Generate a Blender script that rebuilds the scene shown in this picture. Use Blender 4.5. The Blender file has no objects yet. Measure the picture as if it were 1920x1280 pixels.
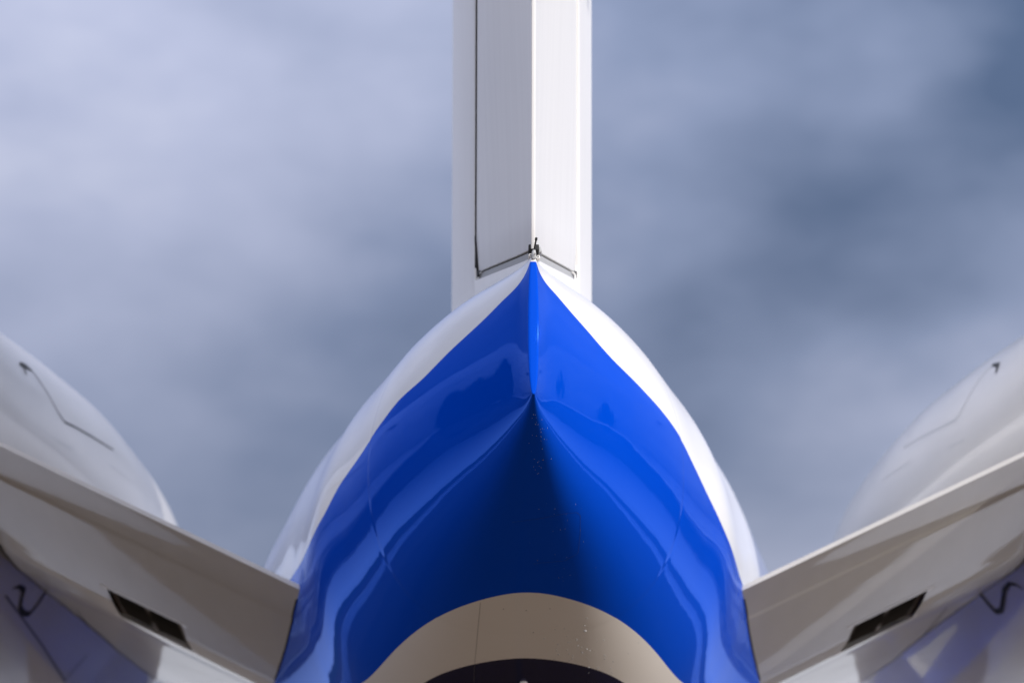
import bpy, bmesh, math, random
import numpy as np
from mathutils import Vector, Matrix, Euler
from mathutils.bvhtree import BVHTree
R = math.radians
random.seed(4)
scene = bpy.context.scene

# ------------------------------------------------------------------ camera
FPX, CX, CY = 4533.0, 960.0, 640.0            # focal length in pixels of the 1920 px wide photograph
PITCH, YAW = R(18.9), R(0.48)                 # camera looks up and slightly to the right of the aircraft axis
EYE = Vector((-0.124, -7.0, 1.3))
cam_d = bpy.data.cameras.new('camera'); cam = bpy.data.objects.new('camera', cam_d)
scene.collection.objects.link(cam); scene.camera = cam
cam_d.sensor_width = 36.0; cam_d.lens = FPX/1920*36
cam_d.clip_start = 0.1; cam_d.clip_end = 9000
cam.location = EYE
cam.rotation_euler = Euler((math.pi/2 + PITCH, 0, -YAW), 'XYZ')
cam_d.dof.use_dof = True; cam_d.dof.focus_distance = 7.5; cam_d.dof.aperture_fstop = 2.6
ROT = cam.rotation_euler.to_matrix()

# ------------------------------------------------------------------ world and sun
SUN_EL, SUN_AZ = R(19), R(47)                 # azimuth measured from straight behind the tail towards the right wing
sun_dir = Vector((math.sin(SUN_AZ)*math.cos(SUN_EL), -math.cos(SUN_AZ)*math.cos(SUN_EL), math.sin(SUN_EL)))
w = bpy.data.worlds.new('World'); scene.world = w; w.use_nodes = True
nt = w.node_tree; nt.nodes.clear()
def N(tree, typ, **kw):
    n = tree.nodes.new(typ)
    for k, v in kw.items():
        if k in n.inputs: n.inputs[k].default_value = v
        else: setattr(n, k, v)
    return n
out = N(nt, 'ShaderNodeOutputWorld'); bg = N(nt, 'ShaderNodeBackground'); bg.inputs['Strength'].default_value = 0.1
nt.links.new(bg.outputs[0], out.inputs[0])
sky = N(nt, 'ShaderNodeTexSky', sky_type='NISHITA', sun_disc=False)
sky.sun_elevation = SUN_EL; sky.sun_rotation = math.atan2(sun_dir.x, sun_dir.y)
sky.air_density = 1.3; sky.dust_density = 0.4
tc = N(nt, 'ShaderNodeTexCoord')
def noise(scale, detail, rough, off, dist=0.0, stretch=(1, 1, 1.6)):
    mp = N(nt, 'ShaderNodeMapping'); mp.inputs['Scale'].default_value = stretch; mp.inputs['Location'].default_value = off
    nt.links.new(tc.outputs['Generated'], mp.inputs['Vector'])
    n = N(nt, 'ShaderNodeTexNoise'); n.inputs['Scale'].default_value = scale; n.inputs['Detail'].default_value = detail
    n.inputs['Roughness'].default_value = rough; n.inputs['Distortion'].default_value = dist
    nt.links.new(mp.outputs[0], n.inputs['Vector']); return n
def ramp(src, stops):
    r = N(nt, 'ShaderNodeValToRGB'); r.color_ramp.interpolation = 'LINEAR'
    els = r.color_ramp.elements
    while len(els) < len(stops): els.new(0.5)
    for e, (p, c) in zip(els, stops): e.position = p; e.color = (*c, 1)
    nt.links.new(src, r.inputs[0]); return r
OFF = (7.614, 15.015, 23.327)
n1 = noise(2.5, 3, 0.42, OFF)
n2 = noise(11.0, 3, 0.5, (1.3, 2.2, 0.0))
ad = N(nt, 'ShaderNodeMath', operation='MULTIPLY_ADD'); ad.inputs[1].default_value = 0.22
nt.links.new(n2.outputs[0], ad.inputs[0]); nt.links.new(n1.outputs[0], ad.inputs[2])
cl = ramp(ad.outputs[0], [(0.36, (0.066, 0.10, 0.18)), (0.50, (0.205, 0.25, 0.375)), (0.66, (0.44, 0.475, 0.62)), (0.84, (0.80, 0.81, 0.90))])
mul = N(nt, 'ShaderNodeMix', data_type='RGBA', blend_type='MULTIPLY'); mul.inputs[0].default_value = 1
nt.links.new(cl.outputs[0], mul.inputs[6])
sx = N(nt, 'ShaderNodeSeparateXYZ'); nt.links.new(tc.outputs['Generated'], sx.inputs[0])      # overcast deck: brighter towards the zenith
gz = N(nt, 'ShaderNodeMath', operation='MULTIPLY_ADD'); gz.inputs[1].default_value = 18.0; gz.inputs[2].default_value = 4.2; gz.use_clamp = False
gm = N(nt, 'ShaderNodeMath', operation='MAXIMUM'); gm.inputs[1].default_value = 4.0
nt.links.new(sx.outputs[2], gz.inputs[0]); nt.links.new(gz.outputs[0], gm.inputs[0])
gc = N(nt, 'ShaderNodeCombineXYZ')
dt = N(nt, 'ShaderNodeVectorMath', operation='DOT_PRODUCT'); dt.inputs[1].default_value = sun_dir[:]
nt.links.new(tc.outputs['Generated'], dt.inputs[0])
dm = N(nt, 'ShaderNodeMath', operation='MULTIPLY_ADD'); dm.inputs[1].default_value = 0.5; dm.inputs[2].default_value = 0.5; dm.use_clamp = True; nt.links.new(dt.outputs['Value'], dm.inputs[0])
dp = N(nt, 'ShaderNodeMath', operation='POWER'); dp.inputs[1].default_value = 1.5; nt.links.new(dm.outputs[0], dp.inputs[0])
for k, (kc, ka) in enumerate(((3.4, 0.63), (3.05, 0.67), (2.5, 0.77))):         # clouds on the sun's side are brighter and warmer
    df = N(nt, 'ShaderNodeMath', operation='MULTIPLY_ADD'); df.inputs[1].default_value = kc; df.inputs[2].default_value = ka; nt.links.new(dp.outputs[0], df.inputs[0])
    gp = N(nt, 'ShaderNodeMath', operation='MULTIPLY'); nt.links.new(gm.outputs[0], gp.inputs[0]); nt.links.new(df.outputs[0], gp.inputs[1])
    nt.links.new(gp.outputs[0], gc.inputs[k])
nt.links.new(gc.outputs[0], mul.inputs[7])
mx = N(nt, 'ShaderNodeMix', data_type='RGBA'); mx.inputs[0].default_value = 0.93     # overcast deck over the clear sky
nt.links.new(sky.outputs[0], mx.inputs[6]); nt.links.new(mul.outputs[2], mx.inputs[7])
cv = N(nt, 'ShaderNodeMapRange'); cv.inputs[1].default_value = 0.03; cv.inputs[2].default_value = 0.15; cv.inputs[3].default_value = 0.75; cv.inputs[4].default_value = 0.0
nt.links.new(sx.outputs[2], cv.inputs[0])
hz = N(nt, 'ShaderNodeMix', data_type='RGBA'); hz.inputs[7].default_value = (15.0, 15.4, 17.0, 1)     # bright strip of far sky under the storm deck
nt.links.new(cv.outputs[0], hz.inputs[0]); nt.links.new(mx.outputs[2], hz.inputs[6])
nt.links.new(hz.outputs[2], bg.inputs['Color'])
sd = bpy.data.lights.new('sun', 'SUN'); sd.energy = 3.1; sd.angle = R(0.6); sd.color = (1, 0.93, 0.83)
sun = bpy.data.objects.new('sun', sd); scene.collection.objects.link(sun)
sun.rotation_euler = sun_dir.to_track_quat('Z', 'Y').to_euler(); sun.location = (20, -20, 20)
scene.view_settings.view_transform = 'Standard'; scene.view_settings.look = 'None'
scene.view_settings.exposure = 0.0; scene.view_settings.gamma = 1.0
try:
    scene.cycles.max_bounces = 8; scene.cycles.glossy_bounces = 5
except Exception: pass

# ------------------------------------------------------------------ helpers
def ray(px, py):
    d = ROT @ Vector(((px-CX)/FPX, -(py-CY)/FPX, -1.0)); return d.normalized()
def at(px, py, Y):                            # the point on the ray of a pixel whose distance along the aircraft axis is Y
    d = ray(px, py); return EYE + d*((Y-EYE.y)/d.y)
def proj(p):
    q = ROT.transposed() @ (Vector(p)-EYE); return (CX+FPX*q.x/-q.z, CY-FPX*q.y/-q.z)
def pchip(xs, ys):
    xs = np.array(xs, float); ys = np.array(ys, float); h = np.diff(xs); d = np.diff(ys)/h
    m = np.zeros(len(xs)); m[0] = d[0]; m[-1] = d[-1]
    for i in range(1, len(xs)-1):
        if d[i-1]*d[i] > 0:
            a, b = 2*h[i]+h[i-1], h[i]+2*h[i-1]; m[i] = (a+b)/(a/d[i-1]+b/d[i])
    def f(x):
        x = min(max(float(x), xs[0]), xs[-1]); i = min(max(int(np.searchsorted(xs, x))-1, 0), len(h)-1)
        t = (x-xs[i])/h[i]
        return float(ys[i]*(1+2*t)*(1-t)**2 + m[i]*h[i]*t*(1-t)**2 + ys[i+1]*t*t*(3-2*t) + m[i+1]*h[i]*t*t*(t-1))
    return f
def link(name, me, mat, parent=None, smooth=True, sharp=35):
    o = bpy.data.objects.new(name, me); scene.collection.objects.link(o)
    if mat is not None:
        for m in (mat if isinstance(mat, (list, tuple)) else [mat]): me.materials.append(m)
    if smooth:
        me.shade_smooth()
        me.set_sharp_from_angle(angle=R(sharp))
    if parent is not None: o.parent = parent
    return o
def mesh(name, V, F, mat, parent=None, smooth=True, sharp=35):
    me = bpy.data.meshes.new(name); me.from_pydata([tuple(v) for v in V], [], F); me.validate(); me.update()
    bm = bmesh.new(); bm.from_mesh(me); bmesh.ops.remove_doubles(bm, verts=bm.verts, dist=1e-6)
    bmesh.ops.recalc_face_normals(bm, faces=bm.faces); bm.to_mesh(me); bm.free()
    return link(name, me, mat, parent, smooth, sharp)
def grid_faces(nu, nv, closed_u=False, skip=None):
    F = []
    for i in range(nu if closed_u else nu-1):
        for j in range(nv-1):
            if skip and skip(i, j): continue
            a = i*nv+j; b = ((i+1) % nu)*nv+j
            F.append((a, b, b+1, a+1))
    return F
def box(name, c, ax, ay, az, mat, parent, bevel=0.0):
    V = [Vector(c)+ax*i+ay*j+az*k for i in (-1, 1) for j in (-1, 1) for k in (-1, 1)]
    F = [(0, 1, 3, 2), (4, 6, 7, 5), (0, 4, 5, 1), (2, 3, 7, 6), (0, 2, 6, 4), (1, 5, 7, 3)]
    o = mesh(name, V, F, mat, parent, smooth=False)
    if bevel: bev(o, bevel)
    return o
def bev(o, width, seg=2):
    bm = bmesh.new(); bm.from_mesh(o.data)
    es = [e for e in bm.edges if len(e.link_faces) == 2 and e.calc_face_angle(0) > R(30)]
    bmesh.ops.bevel(bm, geom=es, offset=width, segments=seg, affect='EDGES', profile=0.5)
    bm.to_mesh(o.data); bm.free(); o.data.shade_smooth(); o.data.set_sharp_from_angle(angle=R(50))
def tube(name, pts, radii, mat, parent=None, seg=12):
    pts = [Vector(p) for p in pts]; V = []; n = len(pts)
    for i, p in enumerate(pts):
        t = (pts[min(i+1, n-1)]-pts[max(i-1, 0)]).normalized()
        a = t.orthogonal().normalized() if i == 0 else (a - t*a.dot(t)).normalized()
        b = t.cross(a)
        for k in range(seg):
            th = 2*math.pi*k/seg; V.append(p+(a*math.cos(th)+b*math.sin(th))*radii[i])
    F = [(i*seg+k, i*seg+(k+1) % seg, (i+1)*seg+(k+1) % seg, (i+1)*seg+k) for i in range(n-1) for k in range(seg)]
    F += [tuple(range(seg))[::-1], tuple((n-1)*seg+k for k in range(seg))]
    return mesh(name, V, F, mat, parent, True, 50)

# ------------------------------------------------------------------ materials
def new_mat(name):
    m = bpy.data.materials.new(name); m.use_nodes = True; t = m.node_tree
    return m, t, t.nodes['Principled BSDF']
def waviness(t, b, amp=0.002, scale=2.0, fine=0.0):
    """hand-finished skin: long shallow waves, and orange peel in the lacquer"""
    tcn = t.nodes.new('ShaderNodeTexCoord')
    a = t.nodes.new('ShaderNodeTexNoise'); a.inputs['Scale'].default_value = scale; a.inputs['Detail'].default_value = 1.5
    t.links.new(tcn.outputs['Object'], a.inputs['Vector'])
    bp = t.nodes.new('ShaderNodeBump'); bp.inputs['Distance'].default_value = amp; bp.inputs['Strength'].default_value = 1
    t.links.new(a.outputs[0], bp.inputs['Height'])
    last = bp
    if fine:
        c = t.nodes.new('ShaderNodeTexNoise'); c.inputs['Scale'].default_value = 13; c.inputs['Detail'].default_value = 3
        t.links.new(tcn.outputs['Object'], c.inputs['Vector'])
        b2 = t.nodes.new('ShaderNodeBump'); b2.inputs['Distance'].default_value = fine; b2.inputs['Strength'].default_value = 1
        t.links.new(c.outputs[0], b2.inputs['Height']); t.links.new(bp.outputs[0], b2.inputs['Normal']); last = b2
    for s in ('Normal', 'Coat Normal'):
        if s in b.inputs: t.links.new(last.outputs[0], b.inputs[s])
    return tcn
def paint(name, col, rough=0.35, coat=0.7, streak=(3, 0.5, 1.0), coat_rough=0.03, amp=0.004, scale=1.6, fine=0.00022, dirt=0.06, metallic=0.0):
    m, t, b = new_mat(name)
    tcn = waviness(t, b, amp, scale, fine)
    b.inputs['Roughness'].default_value = rough; b.inputs['Metallic'].default_value = metallic; b.inputs['Specular IOR Level'].default_value = 0.15
    b.inputs['Coat Weight'].default_value = coat; b.inputs['Coat Roughness'].default_value = coat_rough
    n = t.nodes.new('ShaderNodeTexNoise'); n.inputs['Scale'].default_value = 3.0; n.inputs['Detail'].default_value = 6
    mp = t.nodes.new('ShaderNodeMapping'); mp.inputs['Scale'].default_value = streak
    t.links.new(tcn.outputs['Object'], mp.inputs['Vector']); t.links.new(mp.outputs[0], n.inputs['Vector'])
    mix = t.nodes.new('ShaderNodeMix'); mix.data_type = 'RGBA'
    mix.inputs[6].default_value = (*col, 1); mix.inputs[7].default_value = (*[c*(1-dirt*2.5) for c in col], 1)
    t.links.new(n.outputs[0], mix.inputs[0]); t.links.new(mix.outputs[2], b.inputs['Base Color'])
    return m
WHITE = paint('white_paint', (0.80, 0.80, 0.79))
WHITE_FIN = paint('fin_white_paint', (0.81, 0.81, 0.81), rough=0.4, coat=0.25, amp=0.001, scale=1.0, coat_rough=0.15, dirt=0.045, streak=(9, 5, 0.35))
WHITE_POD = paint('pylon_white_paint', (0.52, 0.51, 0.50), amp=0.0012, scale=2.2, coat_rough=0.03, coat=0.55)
def plain(name, col, rough=0.5, metallic=0.0, amp=0.0006):
    m, t, b = new_mat(name); waviness(t, b, amp, 25)
    b.inputs['Base Color'].default_value = (*col, 1); b.inputs['Roughness'].default_value = rough; b.inputs['Metallic'].default_value = metallic
    return m
SEAL_AND_SHADE = plain('black_seal_and_shade', (0.006, 0.006, 0.007), 0.7)  # rubber seals, and the black strips that paint shade at the rudder gap
FAINT = plain('pale_seam_filler', (0.36, 0.37, 0.38), 0.5)
SEAM = plain('grey_seam_filler', (0.10, 0.10, 0.11), 0.5)
GREY = plain('grey_primer', (0.38, 0.39, 0.40), 0.5)
METAL = plain('bare_metal', (0.55, 0.53, 0.50), 0.3, 1.0)
DARKM = plain('burnt_metal', (0.07, 0.065, 0.06), 0.45, 0.6)
PLATE = plain('brown_vent_metal', (0.16, 0.135, 0.115), 0.5)
CARBON = plain('carbon_rod', (0.05, 0.05, 0.055), 0.35)
LIP = plain('polished_lip', (0.75, 0.75, 0.76), 0.18, 1.0)
WHITEP = plain('white_plastic', (0.8, 0.79, 0.76), 0.35)

# cone livery: blue below the sweep line, white above it, a white band and a dark blue area under the belly
def livery():
    m, t, b = new_mat('blue_and_white_livery')
    tcn = waviness(t, b, 0.004, 1.6, 0.00022)
    b.inputs['Roughness'].default_value = 0.5; b.inputs['Specular IOR Level'].default_value = 0.0
    def attr(n):
        a = t.nodes.new('ShaderNodeAttribute'); a.attribute_name = n
        mr = t.nodes.new('ShaderNodeMapRange'); mr.inputs[1].default_value = -0.0012; mr.inputs[2].default_value = 0.0012
        t.links.new(a.outputs['Fac'], mr.inputs[0]); return mr.outputs[0]
    def mixc(f, A, B):
        x = t.nodes.new('ShaderNodeMix'); x.data_type = 'RGBA'; t.links.new(f, x.inputs[0])
        for s, v in ((6, A), (7, B)):
            if isinstance(v, tuple): x.inputs[s].default_value = (*v, 1)
            else: t.links.new(v, x.inputs[s])
        return x.outputs[2]
    at_, ab_, as_ = attr('band_top'), attr('band_bottom'), attr('sweep')
    def layers(blue, band, navy, white):
        return mixc(as_, mixc(ab_, mixc(at_, blue, band), navy), white)
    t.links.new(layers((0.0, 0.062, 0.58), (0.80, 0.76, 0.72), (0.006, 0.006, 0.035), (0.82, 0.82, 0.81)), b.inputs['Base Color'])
    # lacquer over pearl blue: tinted reflection face on, white reflection at grazing angles
    bump = [n for n in t.nodes if n.type == 'BUMP'][-1]
    lw = t.nodes.new('ShaderNodeLayerWeight'); lw.inputs['Blend'].default_value = 0.5; t.links.new(bump.outputs[0], lw.inputs['Normal'])
    def pw(e, mul_, add):
        p = t.nodes.new('ShaderNodeMath'); p.operation = 'POWER'; p.inputs[1].default_value = e; t.links.new(lw.outputs['Facing'], p.inputs[0])
        q = t.nodes.new('ShaderNodeMath'); q.operation = 'MULTIPLY_ADD'; q.inputs[1].default_value = mul_; q.inputs[2].default_value = add; q.use_clamp = True
        t.links.new(p.outputs[0], q.inputs[0]); return q.outputs[0]
    tint = mixc(pw(7.0, 1.5, 0.0), layers((0.07, 0.22, 0.85), (0.8, 0.8, 0.8), (0.5, 0.5, 0.7), (0.8, 0.8, 0.8)), (0.52, 0.66, 1.0))
    gl = t.nodes.new('ShaderNodeBsdfGlossy'); gl.inputs['Roughness'].default_value = 0.02
    t.links.new(tint, gl.inputs['Color']); t.links.new(bump.outputs[0], gl.inputs['Normal'])
    ms = t.nodes.new('ShaderNodeMixShader'); t.links.new(pw(3.7, 0.60, 0.045), ms.inputs[0])
    t.links.new(b.outputs[0], ms.inputs[1]); t.links.new(gl.outputs[0], ms.inputs[2])
    t.links.new(ms.outputs[0], t.nodes['Material Output'].inputs['Surface'])
    return m
LIVERY = livery()

# ------------------------------------------------------------------ ground and horizon
def ground_mat():
    m, t, b = new_mat('concrete_apron')
    tcn = t.nodes.new('ShaderNodeTexCoord')
    n = t.nodes.new('ShaderNodeTexNoise'); n.inputs['Scale'].default_value = 0.35; n.inputs['Detail'].default_value = 8
    t.links.new(tcn.outputs['Object'], n.inputs['Vector'])
    br = t.nodes.new('ShaderNodeTexBrick'); br.offset = 0; br.inputs['Scale'].default_value = 0.2
    br.inputs['Color1'].default_value = (0.125, 0.086, 0.048, 1); br.inputs['Color2'].default_value = (0.115, 0.079, 0.044, 1)
    br.inputs['Mortar'].default_value = (0.08, 0.07, 0.06, 1); br.inputs['Mortar Size'].default_value = 0.006
    br.inputs['Brick Width'].default_value = 1; br.inputs['Row Height'].default_value = 1
    t.links.new(tcn.outputs['Object'], br.inputs['Vector'])
    x = t.nodes.new('ShaderNodeMix'); x.data_type = 'RGBA'; x.blend_type = 'MULTIPLY'; x.inputs[0].default_value = 0.5
    t.links.new(br.outputs[0], x.inputs[6]); t.links.new(n.outputs[0], x.inputs[7])
    t.links.new(x.outputs[2], b.inputs['Base Color']); b.inputs['Roughness'].default_value = 0.8
    return m
g = mesh('ground', [(-4000, -4000, 0), (4000, -4000, 0), (4000, 4000, 0), (-4000, 4000, 0)], [(0, 1, 2, 3)], ground_mat(), None, False)
g['kind'] = 'structure'
V = []; F = []; nseg = 240; rnd = random.Random(8)
ph = [rnd.random()*6.28 for _ in range(6)]
for i in range(nseg):
    a = 2*math.pi*i/nseg
    h = 3.5 + 0.5*(4*math.sin(3*a+ph[0]) + 3*math.sin(7*a+ph[1]) + 2.0*math.sin(19*a+ph[2]) + 1.2*math.sin(43*a+ph[3]))
    for r_, z in ((250, -0.5), (262, max(h, 2)*0.8), (300, max(h, 2)), (380, -0.5)): V.append((r_*math.cos(a), r_*math.sin(a), z))
hm, ht, hb = new_mat('wooded_rise'); hb.inputs['Base Color'].default_value = (0.05, 0.06, 0.035, 1); hb.inputs['Roughness'].default_value = 0.95
hills = mesh('hills', V, grid_faces(nseg, 4, True), hm, None, True); hills['kind'] = 'structure'

# ------------------------------------------------------------------ the aircraft
jet = bpy.data.objects.new('business_jet', None); scene.collection.objects.link(jet); jet.location = (0, 0, 0)
jet["label"] = "white and blue jet aircraft seen from behind, its pointed tail cone between two engine pods"
jet['category'] = 'aircraft'

H = EYE.z
YS = [0, 0.1, 0.3, 0.6, 1.0, 1.5, 2.0, 2.5, 3.0, 3.5, 4.0, 5.0, 6.0, 9.0, 14.0]
fW = pchip(YS, [.017, .045, .112, .22, .375, .55, .70, .84, .93, 1.015, 1.105, 1.29, 1.48, 1.66, 1.66])
fK = pchip(YS, [2.225, 2.20, 2.15, 2.075, 1.98, 1.86, 1.735, 1.61, 1.49, 1.38, 1.29, 1.16, 1.08, 1.0, 1.0])
fC = pchip(YS, [2.45, 2.455, 2.46, 2.465, 2.46, 2.45, 2.43, 2.42, 2.45, 2.52, 2.58, 2.62, 2.60, 2.6, 2.6])
fT = pchip(YS, [2.68, 2.70, 2.75, 2.83, 2.93, 3.04, 3.14, 3.25, 3.38, 3.52, 3.64, 3.80, 3.9, 4.0, 4.0])
fP = pchip(YS, [.70, .64, .60, .60, .62, .68, .76, .84, .92, .95, .93, .90, .88, .9, .9])      # squarer or rounder sides
JOINT = 1.62      # lap joint between the cone and the skin ahead of it
def sect(Y, t):
    """point of the rear fuselage at station Y, angle t from keel (0) to crown (pi); t<0 is the left side"""
    W, K, Cc, T = fW(Y), fK(Y), fC(Y), fT(Y)
    if Y < 0: W *= max(0, 1-(-Y/0.006)**4)**(1/4); K -= Y*0.3; T += Y*0.3
    g_ = 0.0014*math.exp(-((Y-JOINT)/0.012)**2) + 0.0012/(1+math.exp(-(Y-JOINT)/0.006)); W -= g_; K += g_*0.25
    s, c = math.sin(abs(t)), math.cos(t)
    p = fP(Y); x = W*abs(s)**p*(1 if t >= 0 else -1)
    z = Cc - (Cc-K)*c if c >= 0 else Cc - (T-Cc)*c
    return Vector((x, Y, z+H))
def inv(P):
    """section angle of a point on the skin"""
    Y = max(P.y, 0); z = P.z-H; K, Cc, T = fK(Y), fC(Y), fT(Y)
    c = (Cc-z)/(Cc-K) if z < Cc else (Cc-z)/(T-Cc)
    return math.acos(max(-1, min(1, c)))
NT = 361
if globals().get('DEBUG'): print('joint')
ts = np.linspace(-math.pi, math.pi, NT)
ys = [-0.006, -0.00598, -0.0059, -0.0055, -0.0045, -0.003, -0.0015, 0.0, 0.004, 0.01, 0.02, 0.035, 0.05, 0.07] + list(np.arange(0.09, 3.4, 0.014)) + list(np.arange(3.4, 14.01, 0.2))
V = []
for t in ts:
    for Y in ys: V.append(sect(Y, t))
F = grid_faces(NT, len(ys))
tail = None
me = bpy.data.meshes.new('tail_cone'); me.from_pydata([tuple(v) for v in V], [], F)
bvh = BVHTree.FromPolygons([tuple(v) for v in V], F)
def hit(px, py):
    r = bvh.ray_cast(EYE, ray(px, py)); return r[0]
def curve(pts, key):
    o = []
    for p in pts:
        h = hit(*p)
        if h is not None: o.append((h.y, inv(h)))
    if key == 0:
        o = [q for q in o if not (q[0] < 0.5 and q[1] > 2.6) and q[0] > 0.05]; o += [(-0.02, 2.72), (0.0, 2.68), (0.02, 2.58), (0.05, 2.47)]
    o.sort(key=lambda q: q[key]); res = []
    for q in o:
        if not res or q[key]-res[-1][key] > 1e-3: res.append(q)
    if key == 0: res = [q for q in res if q[0] < 2.75]; res += [(res[-1][0]+0.6, res[-1][1]-0.05), (res[-1][0]+2.5, res[-1][1]-0.12)]
    return res
def curve_x(pts):
    o = [(hit(*p).y, abs(hit(*p).x)) for p in pts if hit(*p) is not None]; return o
swL = curve([(994, 506), (970, 536), (940, 566), (902, 604), (850, 652), (790, 712), (752, 746), (719, 787), (677, 851), (640, 904), (605, 969), (560, 1047), (541, 1092)], 0)
swR = curve([(1045, 555), (1090, 607), (1157, 682), (1202, 727), (1240, 769), (1270, 810), (1300, 870), (1341, 956), (1365, 1010), (1397, 1092)], 0)
btC = curve_x([(1000, 1113), (1060, 1116), (1120, 1135), (1180, 1175), (1240, 1235), (1280, 1280)])
btL = curve_x([(1000, 1113), (940, 1115), (880, 1131), (820, 1160), (760, 1203), (712, 1245), (678, 1280)])
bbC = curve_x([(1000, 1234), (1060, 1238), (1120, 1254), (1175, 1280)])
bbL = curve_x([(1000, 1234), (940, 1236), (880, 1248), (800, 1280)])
if globals().get('DEBUG'): print('swL', swL, '\nswR', swR, '\nbt', btC, btL, '\nbb', bbC, bbL)
def interp(tab, key, x):
    xs = [q[key] for q in tab]; yv = [q[1-key] for q in tab]
    if x <= xs[0]: return yv[0]
    if x >= xs[-1]:
        n = 1; return yv[-1] + (yv[-1]-yv[-1-n])/(xs[-1]-xs[-1-n])*(x-xs[-1])
    return pchip(xs, yv)(x)
def even_fit(tabs, deg):
    x = np.array([q[1] for tb in tabs for q in tb]); y = np.array([q[0] for tb in tabs for q in tb])
    return np.polyfit(x*x, y, deg), float(x.max())
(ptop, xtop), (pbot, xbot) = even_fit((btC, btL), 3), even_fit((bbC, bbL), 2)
if globals().get('DEBUG'): print('bands', btC, btL, bbC, bbL)
def band_y(p, xm, x):
    if x <= xm: return float(np.polyval(p, x*x))
    e = 0.02; sl = (np.polyval(p, xm*xm)-np.polyval(p, (xm-e)**2))/e; return float(np.polyval(p, xm*xm))+max(sl, 4.0)*(x-xm)+14*(x-xm)**2
for nm in ('sweep', 'band_top', 'band_bottom'): me.attributes.new(nm, 'FLOAT', 'POINT')
A = {nm: np.zeros(len(V), np.float32) for nm in ('sweep', 'band_top', 'band_bottom')}
i = 0
for t in ts:
    a = abs(t)
    for Y in ys:
        A['sweep'][i] = (a - interp(swR if t >= 0 else swL, 0, min(Y, 4.5)))*max(fW(Y), 0.15)
        xa = abs(V[i].x); low = 1 if a < 1.45 else -1
        A['band_top'][i] = Y-band_y(ptop, xtop, xa) if low > 0 else -1; A['band_bottom'][i] = Y-band_y(pbot, xbot, xa) if low > 0 else -1; i += 1
for nm in A: me.attributes[nm].data.foreach_set('value', A[nm])
tail = link('tail_cone', me, LIVERY, jet, True, 60)

def hit_n(b, px, py):
    r = b.ray_cast(EYE, ray(px, py)); return (r[0], r[1]) if r[0] is not None else None
def bvh_of(o):
    me_ = o.data; return BVHTree.FromPolygons([v.co[:] for v in me_.vertices], [tuple(p.vertices) for p in me_.polygons])
def seam(name, b, pts, width, mat, parent, proud=0.0015, step=6, mirror=False):
    """a narrow strip lying on a skin along a traced line; width may be a number or one value per point"""
    ws = width if isinstance(width, (list, tuple)) else [width]*len(pts)
    P = []
    for k in range(len(pts)-1):
        (x0, y0), (x1, y1) = pts[k], pts[k+1]; n = max(1, int(math.hypot(x1-x0, y1-y0)/step))
        for j in range(n + (k == len(pts)-2)):
            f = j/n; h = hit_n(b, x0+(x1-x0)*f, y0+(y1-y0)*f)
            if h: P.append((h[0], h[1], ws[k]+(ws[k+1]-ws[k])*f))
    V = []; F = []
    for i_, (p, n, w_) in enumerate(P):
        if n.dot(EYE-p) < 0: n = -n
        d = (P[min(i_+1, len(P)-1)][0]-P[max(i_-1, 0)][0]).normalized(); sd_ = d.cross(n).normalized()
        V += [p+n*proud-sd_*w_/2, p+n*proud+sd_*w_/2]
        if i_: F.append((2*i_-2, 2*i_-1, 2*i_+1, 2*i_))
    if mirror: V = [Vector((-v.x, v.y, v.z)) for v in V]
    if len(P) > 1: return mesh(name, V, F, mat, parent, True)

# ------------------------------------------------------------------ fin, rudder and the fairing under the rudder
SW = 0.25
def TE(z): return -SW*(z-H-2.70)
HG = 1.50                                      # rudder chord measured along the aircraft
fth = pchip([0, 0.02, HG, 2.3, 3.1, 3.8, 4.6, 5.2, 5.5], [0.006, 0.008, 0.186, 0.255, 0.298, 0.306, 0.24, 0.11, 0.0])
def zbot(s): return H+2.70+0.293*s
def rud_bot(s):                                # rudder lower edge, clipped at the hinge corner
    return zbot(s) + max(0, s-(HG-0.10))*1.25
ZT = H+6.0
def side_patch(s_list, lo, hi, nz, sc=1.0, inset=0.0):
    """both flanks of a wedge between two heights; returns closed vertex and face lists"""
    V = []; F = []; ns = len(s_list)
    for sg in (-1, 1):
        for s in s_list:
            for k in range(nz):
                z = lo(s)+(hi(s)-lo(s))*k/(nz-1); V.append((sg*max(0.0015, fth(s)*sc-(inset(s) if callable(inset) else inset)), TE(z)+s, z))
    for o_ in (0, ns*nz):
        for i_ in range(ns-1):
            for k in range(nz-1):
                a = o_+i_*nz+k; F.append((a, a+nz, a+nz+1, a+1))
    m_ = ns*nz
    for i_ in range(ns-1):                     # lower and upper closing faces
        F.append((i_*nz, m_+i_*nz, m_+(i_+1)*nz, (i_+1)*nz))
        F.append((i_*nz+nz-1, (i_+1)*nz+nz-1, m_+(i_+1)*nz+nz-1, m_+i_*nz+nz-1))
    for k in range(nz-1):                      # aft and forward closing faces
        F.append((k, k+1, m_+k+1, m_+k)); a = (ns-1)*nz+k; F.append((a, m_+a, m_+a+1, a+1))
    return V, F
S = lambda a, b, n: [a+(b-a)*i/(n-1) for i in range(n)]
V, F = side_patch([0.0, 0.012]+S(0.05, HG-0.11, 12)+S(HG-0.10, HG, 6), rud_bot, lambda s: ZT, 30)
rudder = mesh('rudder', V, F, WHITE_FIN, jet, True, 20); bev(rudder, 0.0022, 2)
V, F = side_patch(S(HG+0.018, 5.5, 34), lambda s: H+2.9, lambda s: ZT, 30, 1.0, -0.0055)
fin = mesh('fin', V, F, WHITE_FIN, jet, True, 25); bev(fin, 0.002, 2)
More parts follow.
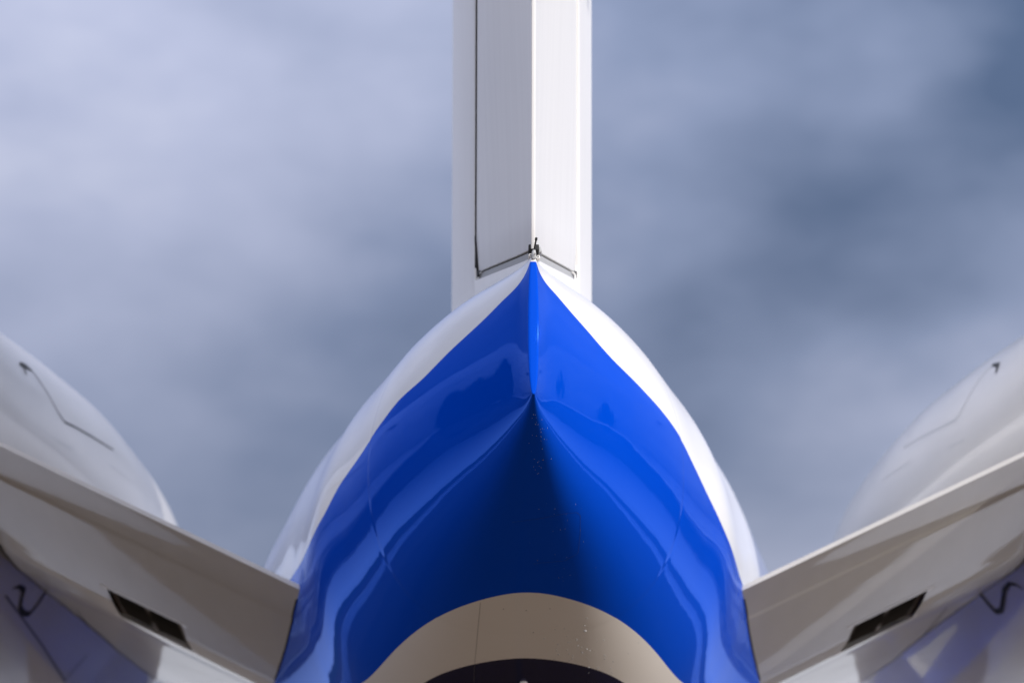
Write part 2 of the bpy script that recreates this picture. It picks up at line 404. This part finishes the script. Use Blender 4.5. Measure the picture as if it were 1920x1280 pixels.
V, F = side_patch([0.10, 0.12]+S(0.15, HG-0.13, 12)+S(HG-0.12, HG+0.05, 8), lambda s: H+2.35, lambda s: zbot(s)-0.027+max(0, s-HG)*3.0, 8, 1.0, lambda s: -0.0058*min(1, max(0, s-1.2)/0.3))
stub = mesh('rudder_fairing', V, F, WHITE_FIN, jet, True, 25); bev(stub, 0.002, 2)
V, F = side_patch([0.085]+S(0.12, HG-0.07, 10), lambda s: zbot(s)-0.045, lambda s: zbot(s)-0.007, 3, 1.0, 0.004)
band = mesh('fairing_lip', V, F, GREY, jet, True, 25)
V = []  # black strip on the left hinge lip, painting the shade of the gap
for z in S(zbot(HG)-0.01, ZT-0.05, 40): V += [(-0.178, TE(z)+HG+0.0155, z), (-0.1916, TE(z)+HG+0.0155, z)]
mesh('rudder_gap_shade', V, [(2*k, 2*k+1, 2*k+3, 2*k+2) for k in range(39)], SEAL_AND_SHADE, jet, False)
V = []                                         # black strip carrying the painted gap shade round the clipped rudder corner
for s_, z_ in ((HG+.0155, zbot(HG)+.14), (HG+.010, rud_bot(HG)-.005), (HG-.04, rud_bot(HG-.04)-.015), (HG-.085, zbot(HG-.085)-.018)):
    V += [(-(fth(min(s_, HG))-.004), TE(z_)+s_, z_), (-(fth(min(s_, HG))+.0070), TE(z_)+s_, z_)]
mesh('rudder_corner_shade', V, [(2*k_, 2*k_+1, 2*k_+3, 2*k_+2) for k_ in range(3)], SEAL_AND_SHADE, jet, False)
for sg in (-1, 1):  # black wedges laid over the skin as the shade of the corner gap
    V = []
    for s_, w0, w1 in ((HG-.075, -.030, .004), (HG-.10, -.024, .003), (HG-.14, -.010, .001), (HG-.22, -.007, .0)):
        V += [(sg*(fth(s_)+.0062), TE(zbot(s_))+s_, zbot(s_)+w0), (sg*(fth(s_)+.0062), TE(zbot(s_))+s_, zbot(s_)+w1)]
    mesh('rudder_corner_shade', V, [(2*k_, 2*k_+1, 2*k_+3, 2*k_+2) for k_ in range(3)], SEAL_AND_SHADE, jet, False)
V, F = side_patch(S(0.10, HG+0.3, 14), lambda s: H+2.6, lambda s: ZT-0.1, 8, 1.0, 0.02)
core = mesh('hinge_gap_seal', V, F, SEAL_AND_SHADE, jet, True, 25)
# row of fasteners along the skin ahead of the hinge
fb = bvh_of(fin)
V = []; F = []
def disc(P, n, r, V, F, h=0.0008, k=8):
    a = n.orthogonal().normalized(); b = n.cross(a); o_ = len(V)
    for j in range(k): th = 2*math.pi*j/k; V.append(P+(a*math.cos(th)+b*math.sin(th))*r+n*h*0.2)
    for j in range(k): th = 2*math.pi*j/k; V.append(P+(a*math.cos(th)+b*math.sin(th))*r*0.6+n*h)
    F.append(tuple(o_+k+j for j in range(k)))
    for j in range(k): F.append((o_+j, o_+(j+1) % k, o_+k+(j+1) % k, o_+k+j))
for sg in (-1, 1):
    for k in range(60):
        z = H+3.0+k*0.05
        for ds in (0.035, 0.16):
            s = HG+ds; n = Vector((sg, -0.11, 0)).normalized()
            disc(Vector((sg*fth(s), TE(z)+s, z)), n, 0.0032, V, F)
rv = mesh('fastener', V, F, GREY, fin, True); rv['kind'] = 'stuff'

# ------------------------------------------------------------------ tail tip: discharge rod, its holder, tab and screws
def sphere(name, c, r, mat, parent, sx=1, sy=1, sz=1, seg=16):
    V = []; nr = seg//2
    for i_ in range(nr+1):
        for k in range(seg):
            a = math.pi*i_/nr; th = 2*math.pi*k/seg
            V.append(Vector(c)+Vector((sx*r*math.sin(a)*math.cos(th), sy*r*math.sin(a)*math.sin(th), sz*r*math.cos(a))))
    F = [(i_*seg+k, i_*seg+(k+1) % seg, (i_+1)*seg+(k+1) % seg, (i_+1)*seg+k) for i_ in range(nr) for k in range(seg)]
    return mesh(name, V, F, mat, parent, True, 60)
p0 = at(1001.5, 470, -0.01); p1 = at(1005.5, 447, -0.05)
rod = tube('discharge_rod', [p0+Vector((0, .05, -.012)), p0, p0.lerp(p1, .5), p1, p1+(p1-p0)*0.05], [.0032, .0034, .003, .0026, .0012], CARBON, jet)
tube('rod_tip', [p1-(p1-p0)*.12, p1+(p1-p0)*.03, p1+(p1-p0)*.06], [.0042, .0042, .002], SEAL_AND_SHADE, rod)
q = at(1001, 476, -0.012)
hld = tube('rod_holder', [q+Vector((-.001, 0.06, -.012)), q+Vector((-.001, 0.0, -.008)), q+Vector((0, 0, 0.006)), q+Vector((.001, 0, 0.012))], [.008, .0085, .0065, .0048], GREY, jet)
tube('clamp_screw', [at(1003, 476, -.025), at(1003, 476, -.018)], [.0022, .0022], METAL, hld, 6)
gap = box('rudder_horn_recess', at(1000.5, 470, 0.035), Vector((.0165, 0, 0)), Vector((0, .03, 0)), Vector((0, 0, .0105)), SEAL_AND_SHADE, jet, 0.003)
q = at(1012, 472, 0.03)
tab = box('stop_tab', q, Vector((.0045, 0, 0.002)), Vector((0, .02, 0)), Vector((-.002, 0, .009)), GREY, jet, 0.002)
for (x, y) in ((994.5, 478.5), (1009, 481.5)):
    q = at(x, y, 0.02)
    rg = tube('fairing_screw', [q+Vector((0, .03, 0)), q, q+Vector((0, -.002, 0))], [.0062, .0062, .0045], WHITEP, jet, 14)
    tube('screw_slot', [q+Vector((0, -.001, 0)), q+Vector((0, -.0035, 0))], [.0024, .0022], SEAL_AND_SHADE, rg, 8)

# ------------------------------------------------------------------ engine pylons
PY = 3.15
a1, a2 = at(570, 1105, PY), at(1378, 1108, PY); b1, b2 = at(0, 835, PY), at(1920, 847, PY)
X1 = (abs(a1.x)+abs(a2.x))/2; Z1 = (a1.z+a2.z)/2
SL = ((b1.z-a1.z)/(abs(b1.x)-abs(a1.x)) + (b2.z-a2.z)/(abs(b2.x)-abs(a2.x)))/2
if globals().get('DEBUG'): print('pylon', X1, Z1-H, SL, b1.x, b2.x)
flo = pchip([0, 0.40, 0.403, 0.412, 0.42, 1.3, 1.5, 1.75, 2.3, 3.0, 4.0, 5.2, 5.9], [-.010, -.070, -.071, -.0765, -.078, -.215, -.238, -.24, -.20, -.155, -.095, -.03, .04])
fup = pchip([0, 0.5, 1.2, 2.0, 2.9, 4.2, 5.3, 5.9], [.010, .06, .12, .16, .18, .17, .12, 0.05])
UM = 1.62
def pyl(sg, u, s, upper=False):
    return Vector((sg*(X1+u), PY+s, Z1+u*SL+(fup(s) if upper else flo(s))))
def pyl_inv(P): return (abs(P.x)-X1, P.y-PY)
# opening of the louvred vent, measured on the lower skin
Vc = []; us = S(-0.5, UM, 40); ss = S(0, 5.9, 120)
for u in us:
    for s in ss: Vc.append(pyl(-1, u, s))
pb = BVHTree.FromPolygons([tuple(v) for v in Vc], grid_faces(40, 120))
Vc2 = [Vector((-v.x, v.y, v.z)) for v in Vc]; pb2 = BVHTree.FromPolygons([tuple(v) for v in Vc2], grid_faces(40, 120))
cs = [pyl_inv(hit_n(pb, *p)[0]) for p in ((204, 1115), (337, 1171), (344, 1214), (214, 1157))]
cr = [pyl_inv(hit_n(pb2, *p)[0]) for p in ((1722, 1108), (1589, 1169), (1578, 1207), (1707, 1155))]
if globals().get('DEBUG'): print('vent', cs, cr)
VU0, VU1 = sum(c[0] for c in (cs[1], cs[2], cr[1], cr[2]))/4, sum(c[0] for c in (cs[0], cs[3], cr[0], cr[3]))/4
VS0, VS1 = sum(c[1] for c in (cs[0], cs[1], cr[0], cr[1]))/4, sum(c[1] for c in (cs[2], cs[3], cr[2], cr[3]))/4
def make_pylon(sg):
    us_ = sorted(S(-0.5, UM, 26)+[VU0, VU1]); ss_ = sorted([0, 0.02, 0.06, 0.12, 0.2, 0.3, 0.385, 0.40, 0.405, 0.42, 0.45]+S(0.5, 5.9, 80)+[VS0, VS1])
    V = [pyl(sg, u, s) for u in us_ for s in ss_]; n = len(ss_)
    iu0, iu1, is0, is1 = us_.index(VU0), us_.index(VU1), ss_.index(VS0), ss_.index(VS1)
    F = grid_faces(len(us_), n, skip=lambda i_, j: iu0 <= i_ < iu1 and is0 <= j < is1)
    o_ = len(V); V += [pyl(sg, u, s, True) for u in us_ for s in ss_]
    F += [tuple(o_+k for k in f) for f in grid_faces(len(us_), n)]
    for i_ in range(len(us_)-1):
        F.append((i_*n, (i_+1)*n, o_+(i_+1)*n, o_+i_*n))
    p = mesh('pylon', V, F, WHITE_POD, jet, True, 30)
    # the vent: recess walls, dark duct behind, louvre slats, mullion, end plates, raised frame
    dn = lambda u, s, h: pyl(sg, u, s)+Vector((0, 0.10*h, h))      # h is depth into the pylon
    ring = [(VU0, VS0), (VU1, VS0), (VU1, VS1), (VU0, VS1)]
    V = [dn(u, s, 0.0005) for u, s in ring]+[dn(u, s, 0.10) for u, s in ring]
    F = [(k, (k+1) % 4, 4+(k+1) % 4, 4+k) for k in range(4)]+[(4, 5, 6, 7)]
    vent = mesh('vent', V, F, SEAL_AND_SHADE, p, False)
    fr = 0.028; o4 = [(VU0-fr, VS0-fr), (VU1+fr, VS0-fr), (VU1+fr, VS1+fr), (VU0-fr, VS1+fr)]
    V = []
    for lst, h in ((o4, 0.0), (o4, -0.0025), (ring, -0.0025), (ring, 0.03)): V += [dn(u, s, h) for u, s in lst]
    F = [(4*a+k, 4*a+(k+1) % 4, 4*a+4+(k+1) % 4, 4*a+4+k) for a in range(3) for k in range(4)]
    mesh('vent_frame', V, F, WHITE, vent, False)
    L = VU1-VU0
    for k in range(11):
        s = VS0+(VS1-VS0)*(k+0.5)/11; dd = (VS1-VS0)/11
        V = []
        for u in (VU0+0.09*L, VU1-0.09*L):
            for ds, h in ((-0.30, 0.020), (0.16, 0.052), (0.24, 0.050), (-0.22, 0.018)): V.append(dn(u, s+dd*ds, h))
        mesh('vent_slat', V, [(0, 1, 5, 4), (1, 2, 6, 5), (2, 3, 7, 6), (3, 0, 4, 7), (0, 3, 2, 1), (4, 5, 6, 7)], DARKM, vent, False)
    for u0, u1, h in ((VU0, VU0+.09*L, .02), (VU1-.09*L, VU1, .02), (VU0+.5*L-.012, VU0+.5*L+.012, .014)):
        V = [dn(u, s, hh) for hh in (h, h+.02) for u, s in ((u0, VS0), (u1, VS0), (u1, VS1), (u0, VS1))]
        mesh('vent_plate', V, [(0, 1, 2, 3), (4, 7, 6, 5)]+[(k, 4+k, 4+(k+1) % 4, (k+1) % 4) for k in range(4)], PLATE, vent, False)
    return p
pyL = make_pylon(-1); pyR = make_pylon(1)

# ------------------------------------------------------------------ engine pods
AX = -2.744
fR = pchip([2.35, 2.6, 3.3, 4.2, 5.2, 6.4, 7.6, 8.3, 8.6, 8.72], [.50, .52, .565, .635, .76, .88, .92, .88, .82, .77])
fZ = lambda Y: H+3.434+0.019*(Y-5)
fX = lambda Y: 2.972-0.006*(Y-5)
def pod_pt(sg, Y, a, r=None):
    if r is None:
        r = fR(Y)
        ph_ = math.atan2(math.sin(a), -math.cos(a)*sg)                # 0 towards the fuselage, -90 degrees straight down
        if -math.pi/2 < ph_ < 0: r *= 1-0.20*math.sin(2*ph_)**2*min(1, max(0, (Y-3.3)/1.2))*min(1, max(0, (8.6-Y)/1.0))
    return Vector((sg*fX(Y)-(0.05 if sg > 0 else 0)+r*math.cos(a), Y, fZ(Y)+r*math.sin(a)))
def make_pod(sg):
    Ysq = S(3.15, 8.72, 90); nA = 128
    V = [pod_pt(sg, Y, 2*math.pi*k/nA) for k in range(nA) for Y in Ysq]
    inner = [(8.70, .73), (8.5, .69), (7.8, .66), (7.2, .66)]
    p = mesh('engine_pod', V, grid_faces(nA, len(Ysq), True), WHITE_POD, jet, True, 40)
    V = [pod_pt(sg, Y, 2*math.pi*k/48, r) for k in range(48) for Y, r in [(8.72, .77)]+inner]
    mesh('intake_lip', V, grid_faces(48, 5, True), LIP, p)
    V = [pod_pt(sg, Y, 2*math.pi*k/48, r) for k in range(48) for Y, r in [(7.21, .66), (7.2, .001)]]
    mesh('fan', V, grid_faces(48, 2, True), DARKM, p)
    V = [pod_pt(sg, Y, 2*math.pi*k/64, r) for k in range(64) for Y, r in [(3.15, fR(3.15)), (3.16, fR(3.15)-.015), (3.8, .42), (4.0, .001)]]
    mesh('exhaust_nozzle', V, grid_faces(64, 4, True), DARKM, p)
    V = [pod_pt(sg, Y, 2*math.pi*k/48, r) for k in range(48) for Y, r in [(2.9, .002), (3.0, .05), (3.4, .15), (3.8, .2)]]
    mesh('exhaust_cone', V, grid_faces(48, 4, True), METAL, p)
    return p
podL = make_pod(-1); podR = make_pod(1)

# ------------------------------------------------------------------ wings and tailplane (they shade the apron and show in the lacquer)
def surf(name, root, tip, mat):
    """lofted flying surface; root and tip are (x, y_te, z, chord, thickness)"""
    prof = [(0, 0), (.1, .35), (.3, .8), (.55, 1.0), (.8, .85), (.94, .5), (1, 0)]
    V = []
    for (x, y, z, c, th) in (root, tip):
        V += [(x, y+c*a, z+th/2*b) for a, b in prof]+[(x, y+c*a, z-th/2*b) for a, b in prof[-2:0:-1]]
    n = len(V)//2
    return mesh(name, V, [(k, (k+1) % n, n+(k+1) % n, n+k) for k in range(n)]+[tuple(range(n)), tuple(range(n, 2*n))], mat, jet, True, 30)
for sg in (-1, 1):
    surf('wing', (sg*0.9, 7.6, H+1.25, 3.6, .42), (sg*9.2, 7.2, H+1.9, 1.3, .14), WHITE)
    surf('tailplane', (sg*0.02, -1.0, ZT+.02, 2.0, .2), (sg*3.3, -1.9, ZT-.1, 1.0, .09), WHITE)
def nose(a, k):
    t = k/12; Y = 14+4.5*t; f = math.sqrt(max(0, 1-t*t)); p = sect(14, a); c0 = fC(14)+H
    return Vector((p.x*f, Y, c0-0.35*t+(p.z-c0)*f))
mesh('nose', [nose(a, k) for a in np.linspace(-math.pi, math.pi, 73) for k in range(13)], grid_faces(73, 13), WHITE, jet)

# ------------------------------------------------------------------ skin seams, seals and small fittings
bL, bR = bvh_of(podL), bvh_of(podR)
seam('pod_seam', bL, [(60, 695), (76, 717), (92, 742), (108, 772), (121, 791), (140, 800), (170, 817), (196, 833), (212, 843)], .013, SEAL_AND_SHADE, podL, .001)
seam('reverser_seal', bL, [(36, 684), (41, 684), (50, 688), (60, 695)], [.008, .034, .034, .012], SEAL_AND_SHADE, podL, .002, 2)
seam('reverser_seal', bL, [(41, 684), (45, 692), (49, 703)], [.02, .038, .02], SEAL_AND_SHADE, podL, .002, 2)
seam('pod_seam', bL, [(150, 720), (175, 750), (192, 780), (206, 828)], .006, FAINT, podL, .001)
seam('pod_seam', bL, [(108, 827), (137, 842)], .007, FAINT, podL, .001)
seam('pod_seam', bL, [(201, 867), (248, 903)], .007, FAINT, podL, .001)
seam('pod_seam', bR, [(1860, 686), (1845, 700), (1828, 722), (1812, 752), (1794, 786), (1760, 803), (1725, 820), (1695, 839)], .012, FAINT, podR, .001)
seam('reverser_seal', bR, [(1861, 684), (1872, 684), (1870, 692), (1868, 699)], [.016, .032, .034, .024], SEAL_AND_SHADE, podR, .002, 2)
seam('pod_seam', bR, [(1697, 836), (1712, 800), (1730, 770)], .006, FAINT, podR, .001)
seam('pod_seam', bR, [(1780, 838), (1808, 824)], .007, FAINT, podR, .001)
seam('pod_seam', bR, [(1655, 899), (1706, 865)], .007, FAINT, podR, .001)
seam('reverser_seal', bL, [(22, 1103), (35, 1098), (44, 1105), (40, 1120), (37, 1137), (43, 1148), (54, 1151), (70, 1132), (84, 1110)], [.004, .024, .038, .030, .026, .036, .034, .024, .028], SEAL_AND_SHADE, podL, .003, 3)
seam('pod_seam', bL, [(10, 1115), (40, 1155), (80, 1210), (122, 1276)], .014, SEAM, podL)
seam('pod_seam', bL, [(163, 1227), (120, 1276)], .016, SEAM, podL)
seam('reverser_seal', bR, [(1834, 1107), (1850, 1127), (1867, 1146), (1878, 1143), (1881, 1128), (1884, 1105), (1893, 1093), (1905, 1095), (1920, 1105)], [.026, .034, .038, .034, .032, .034, .026, .016, .004], SEAL_AND_SHADE, podR, .003, 3)
for sg, pl, pts1, pts2, pts3 in ((-1, pyL, [(85, 1112), (115, 1128), (143, 1142), (165, 1172), (195, 1210), (225, 1246)], [(240, 1212), (290, 1230), (360, 1254), (420, 1276)], [(0, 1000), (8, 990), (2, 962)]),
                                 (1, pyR, [(1838, 1106), (1805, 1122), (1775, 1138), (1745, 1175), (1715, 1210), (1688, 1240)], [(1690, 1214), (1640, 1232), (1570, 1252), (1500, 1276)], None)):
    b = bvh_of(pl)
    seam('skin_seam', b, pts1, [.005, .005, .008, .012, .012, .010], SEAL_AND_SHADE, pl)
    seam('skin_seam', b, pts2, .003, SEAM, pl)
# belly: drops of water, fasteners, lamp, access panel outline
cb = bvh_of(tail); rnd = random.Random(11)
V = []; F = []
spots = [(1097, 1182, 3.2), (1096, 1172, 1.6), (1100, 1158, 1.5), (1063, 1192, 1.2), (1065, 1203, 1.4), (1069, 1203, 1.0), (1081, 1198, 1.8), (1083, 1210, 1.8),
         (1090, 1213, 1.5), (1100, 1216, 1.8), (1106, 1219, 1.6), (1091, 1222, 2.0), (1046, 1207, 1.6), (1044, 1219, 1.4), (1047, 1226, 1.7), (1063, 1218, 1.4),
         (1067, 1225, 1.4), (1074, 1229, 1.4), (1073, 1234, 1.5), (1067, 1238, 1.6), (1040, 1235, 1.2), (1122, 1251, 1.5), (1104, 1250, 1.8), (1134, 1228, 1.4),
         (1134, 1234, 1.4), (1150, 1239, 1.3), (1145, 1252, 1.1), (1147, 1260, 1.1), (1132, 1199, 1.2), (1020, 1196, 1.4), (1041, 1179, 1.0), (1058, 1178, 1.2)]
for _ in range(26): spots.append((1085+rnd.gauss(0, 34), 1205+rnd.gauss(0, 26), rnd.uniform(.5, 1.1)))
for _ in range(34): spots.append((1009+rnd.gauss(0, 7), rnd.uniform(775, 890), rnd.uniform(.3, .6)))
for _ in range(26): spots.append((1060+rnd.gauss(0, 28), rnd.uniform(940, 1110), rnd.uniform(.25, .55)))
for x, y, r in spots:
    h = hit_n(cb, x, y)
    if not h: continue
    P, n = h
    if n.dot(EYE-P) < 0: n = -n
    a = n.orthogonal().normalized(); b = n.cross(a); r *= .0019; o_ = len(V); k_ = 10
    for lev, (rr, hh) in enumerate(((1, 0), (.86, .32), (.5, .55))):
        for j in range(k_): th = 2*math.pi*j/k_; V.append(P+(a*math.cos(th)*1.15+b*math.sin(th))*r*rr+n*r*hh)
    V.append(P+n*r*.62)
    for lev in range(2):
        for j in range(k_): F.append((o_+lev*k_+j, o_+lev*k_+(j+1) % k_, o_+(lev+1)*k_+(j+1) % k_, o_+(lev+1)*k_+j))
    for j in range(k_): F.append((o_+2*k_+j, o_+2*k_+(j+1) % k_, o_+3*k_))
DROP = plain('water_drop', (0.6, 0.62, 0.65), 0.05); DROP.node_tree.nodes['Principled BSDF'].inputs['Transmission Weight'].default_value = 0.35
dr = mesh('water_drops', V, F, DROP, tail, True, 60); dr['kind'] = 'stuff'
for x, y in ((944, 1141), (987, 1144), (1031, 1140), (1000, 1185), (1018, 862), (1008, 1050)):
    h = hit_n(cb, x, y)
    V = []; F = []; n = h[1] if h[1].dot(EYE-h[0]) > 0 else -h[1]
    disc(h[0], n, .0026, V, F, .0006); mesh('fastener', V, F, SEAM, tail, True)
h = hit_n(cb, 982, 1279); n = h[1] if h[1].dot(EYE-h[0]) > 0 else -h[1]
lamp = tube('belly_fitting', [h[0]-n*.01, h[0]+n*.004, h[0]+n*.012, h[0]+n*.016], [.015, .0145, .010, .003], WHITEP, tail, 16)
seam('panel_seam', cb, [(960, 978), (1010, 972), (1060, 962), (1082, 960), (1088, 966), (1088, 1000), (1084, 1036), (1060, 1050), (1000, 1056)], .0012, plain('blue_sealant', (0.0, 0.03, 0.25), 0.4), tail, .0006)
seam('panel_seam', cb, [(901, 1128), (896, 1180), (890, 1245), (888, 1279)], .0011, SEAM, tail, .0006)

# dark sealant where the pylons meet the pods and the fuselage
def joint_line(b_front, b_self, xs, rows):
    pts = []
    for y in rows:
        for x in xs:
            d = ray(x, y); a = b_self.ray_cast(EYE, d); c_ = b_front.ray_cast(EYE, d)
            if a[0] is not None and (c_[0] is None or a[3] < c_[3]): pts.append((x, y)); break
    return pts
for sg, pl, pb_ in ((-1, pyL, bL), (1, pyR, bR)):
    b = bvh_of(pl); rows = range(1020, 1280, 12)
    xs = range(-40, 600) if sg < 0 else range(1960, 1360, -1)
    pts = [(x-sg*2, y) for x, y in joint_line(pb_, b, xs, rows)]
    if len(pts) > 2: seam('sealant_line', b, pts, .016, SEAL_AND_SHADE, pl, .003)
    xs = range(640, 300, -1) if sg < 0 else range(1330, 1700)
    pts = [(x+sg*1, y) for x, y in joint_line(cb, b, xs, range(1122, 1280, 8))]
    if len(pts) > 2: seam('sealant_line', b, pts, .007, SEAL_AND_SHADE, pl, .002)
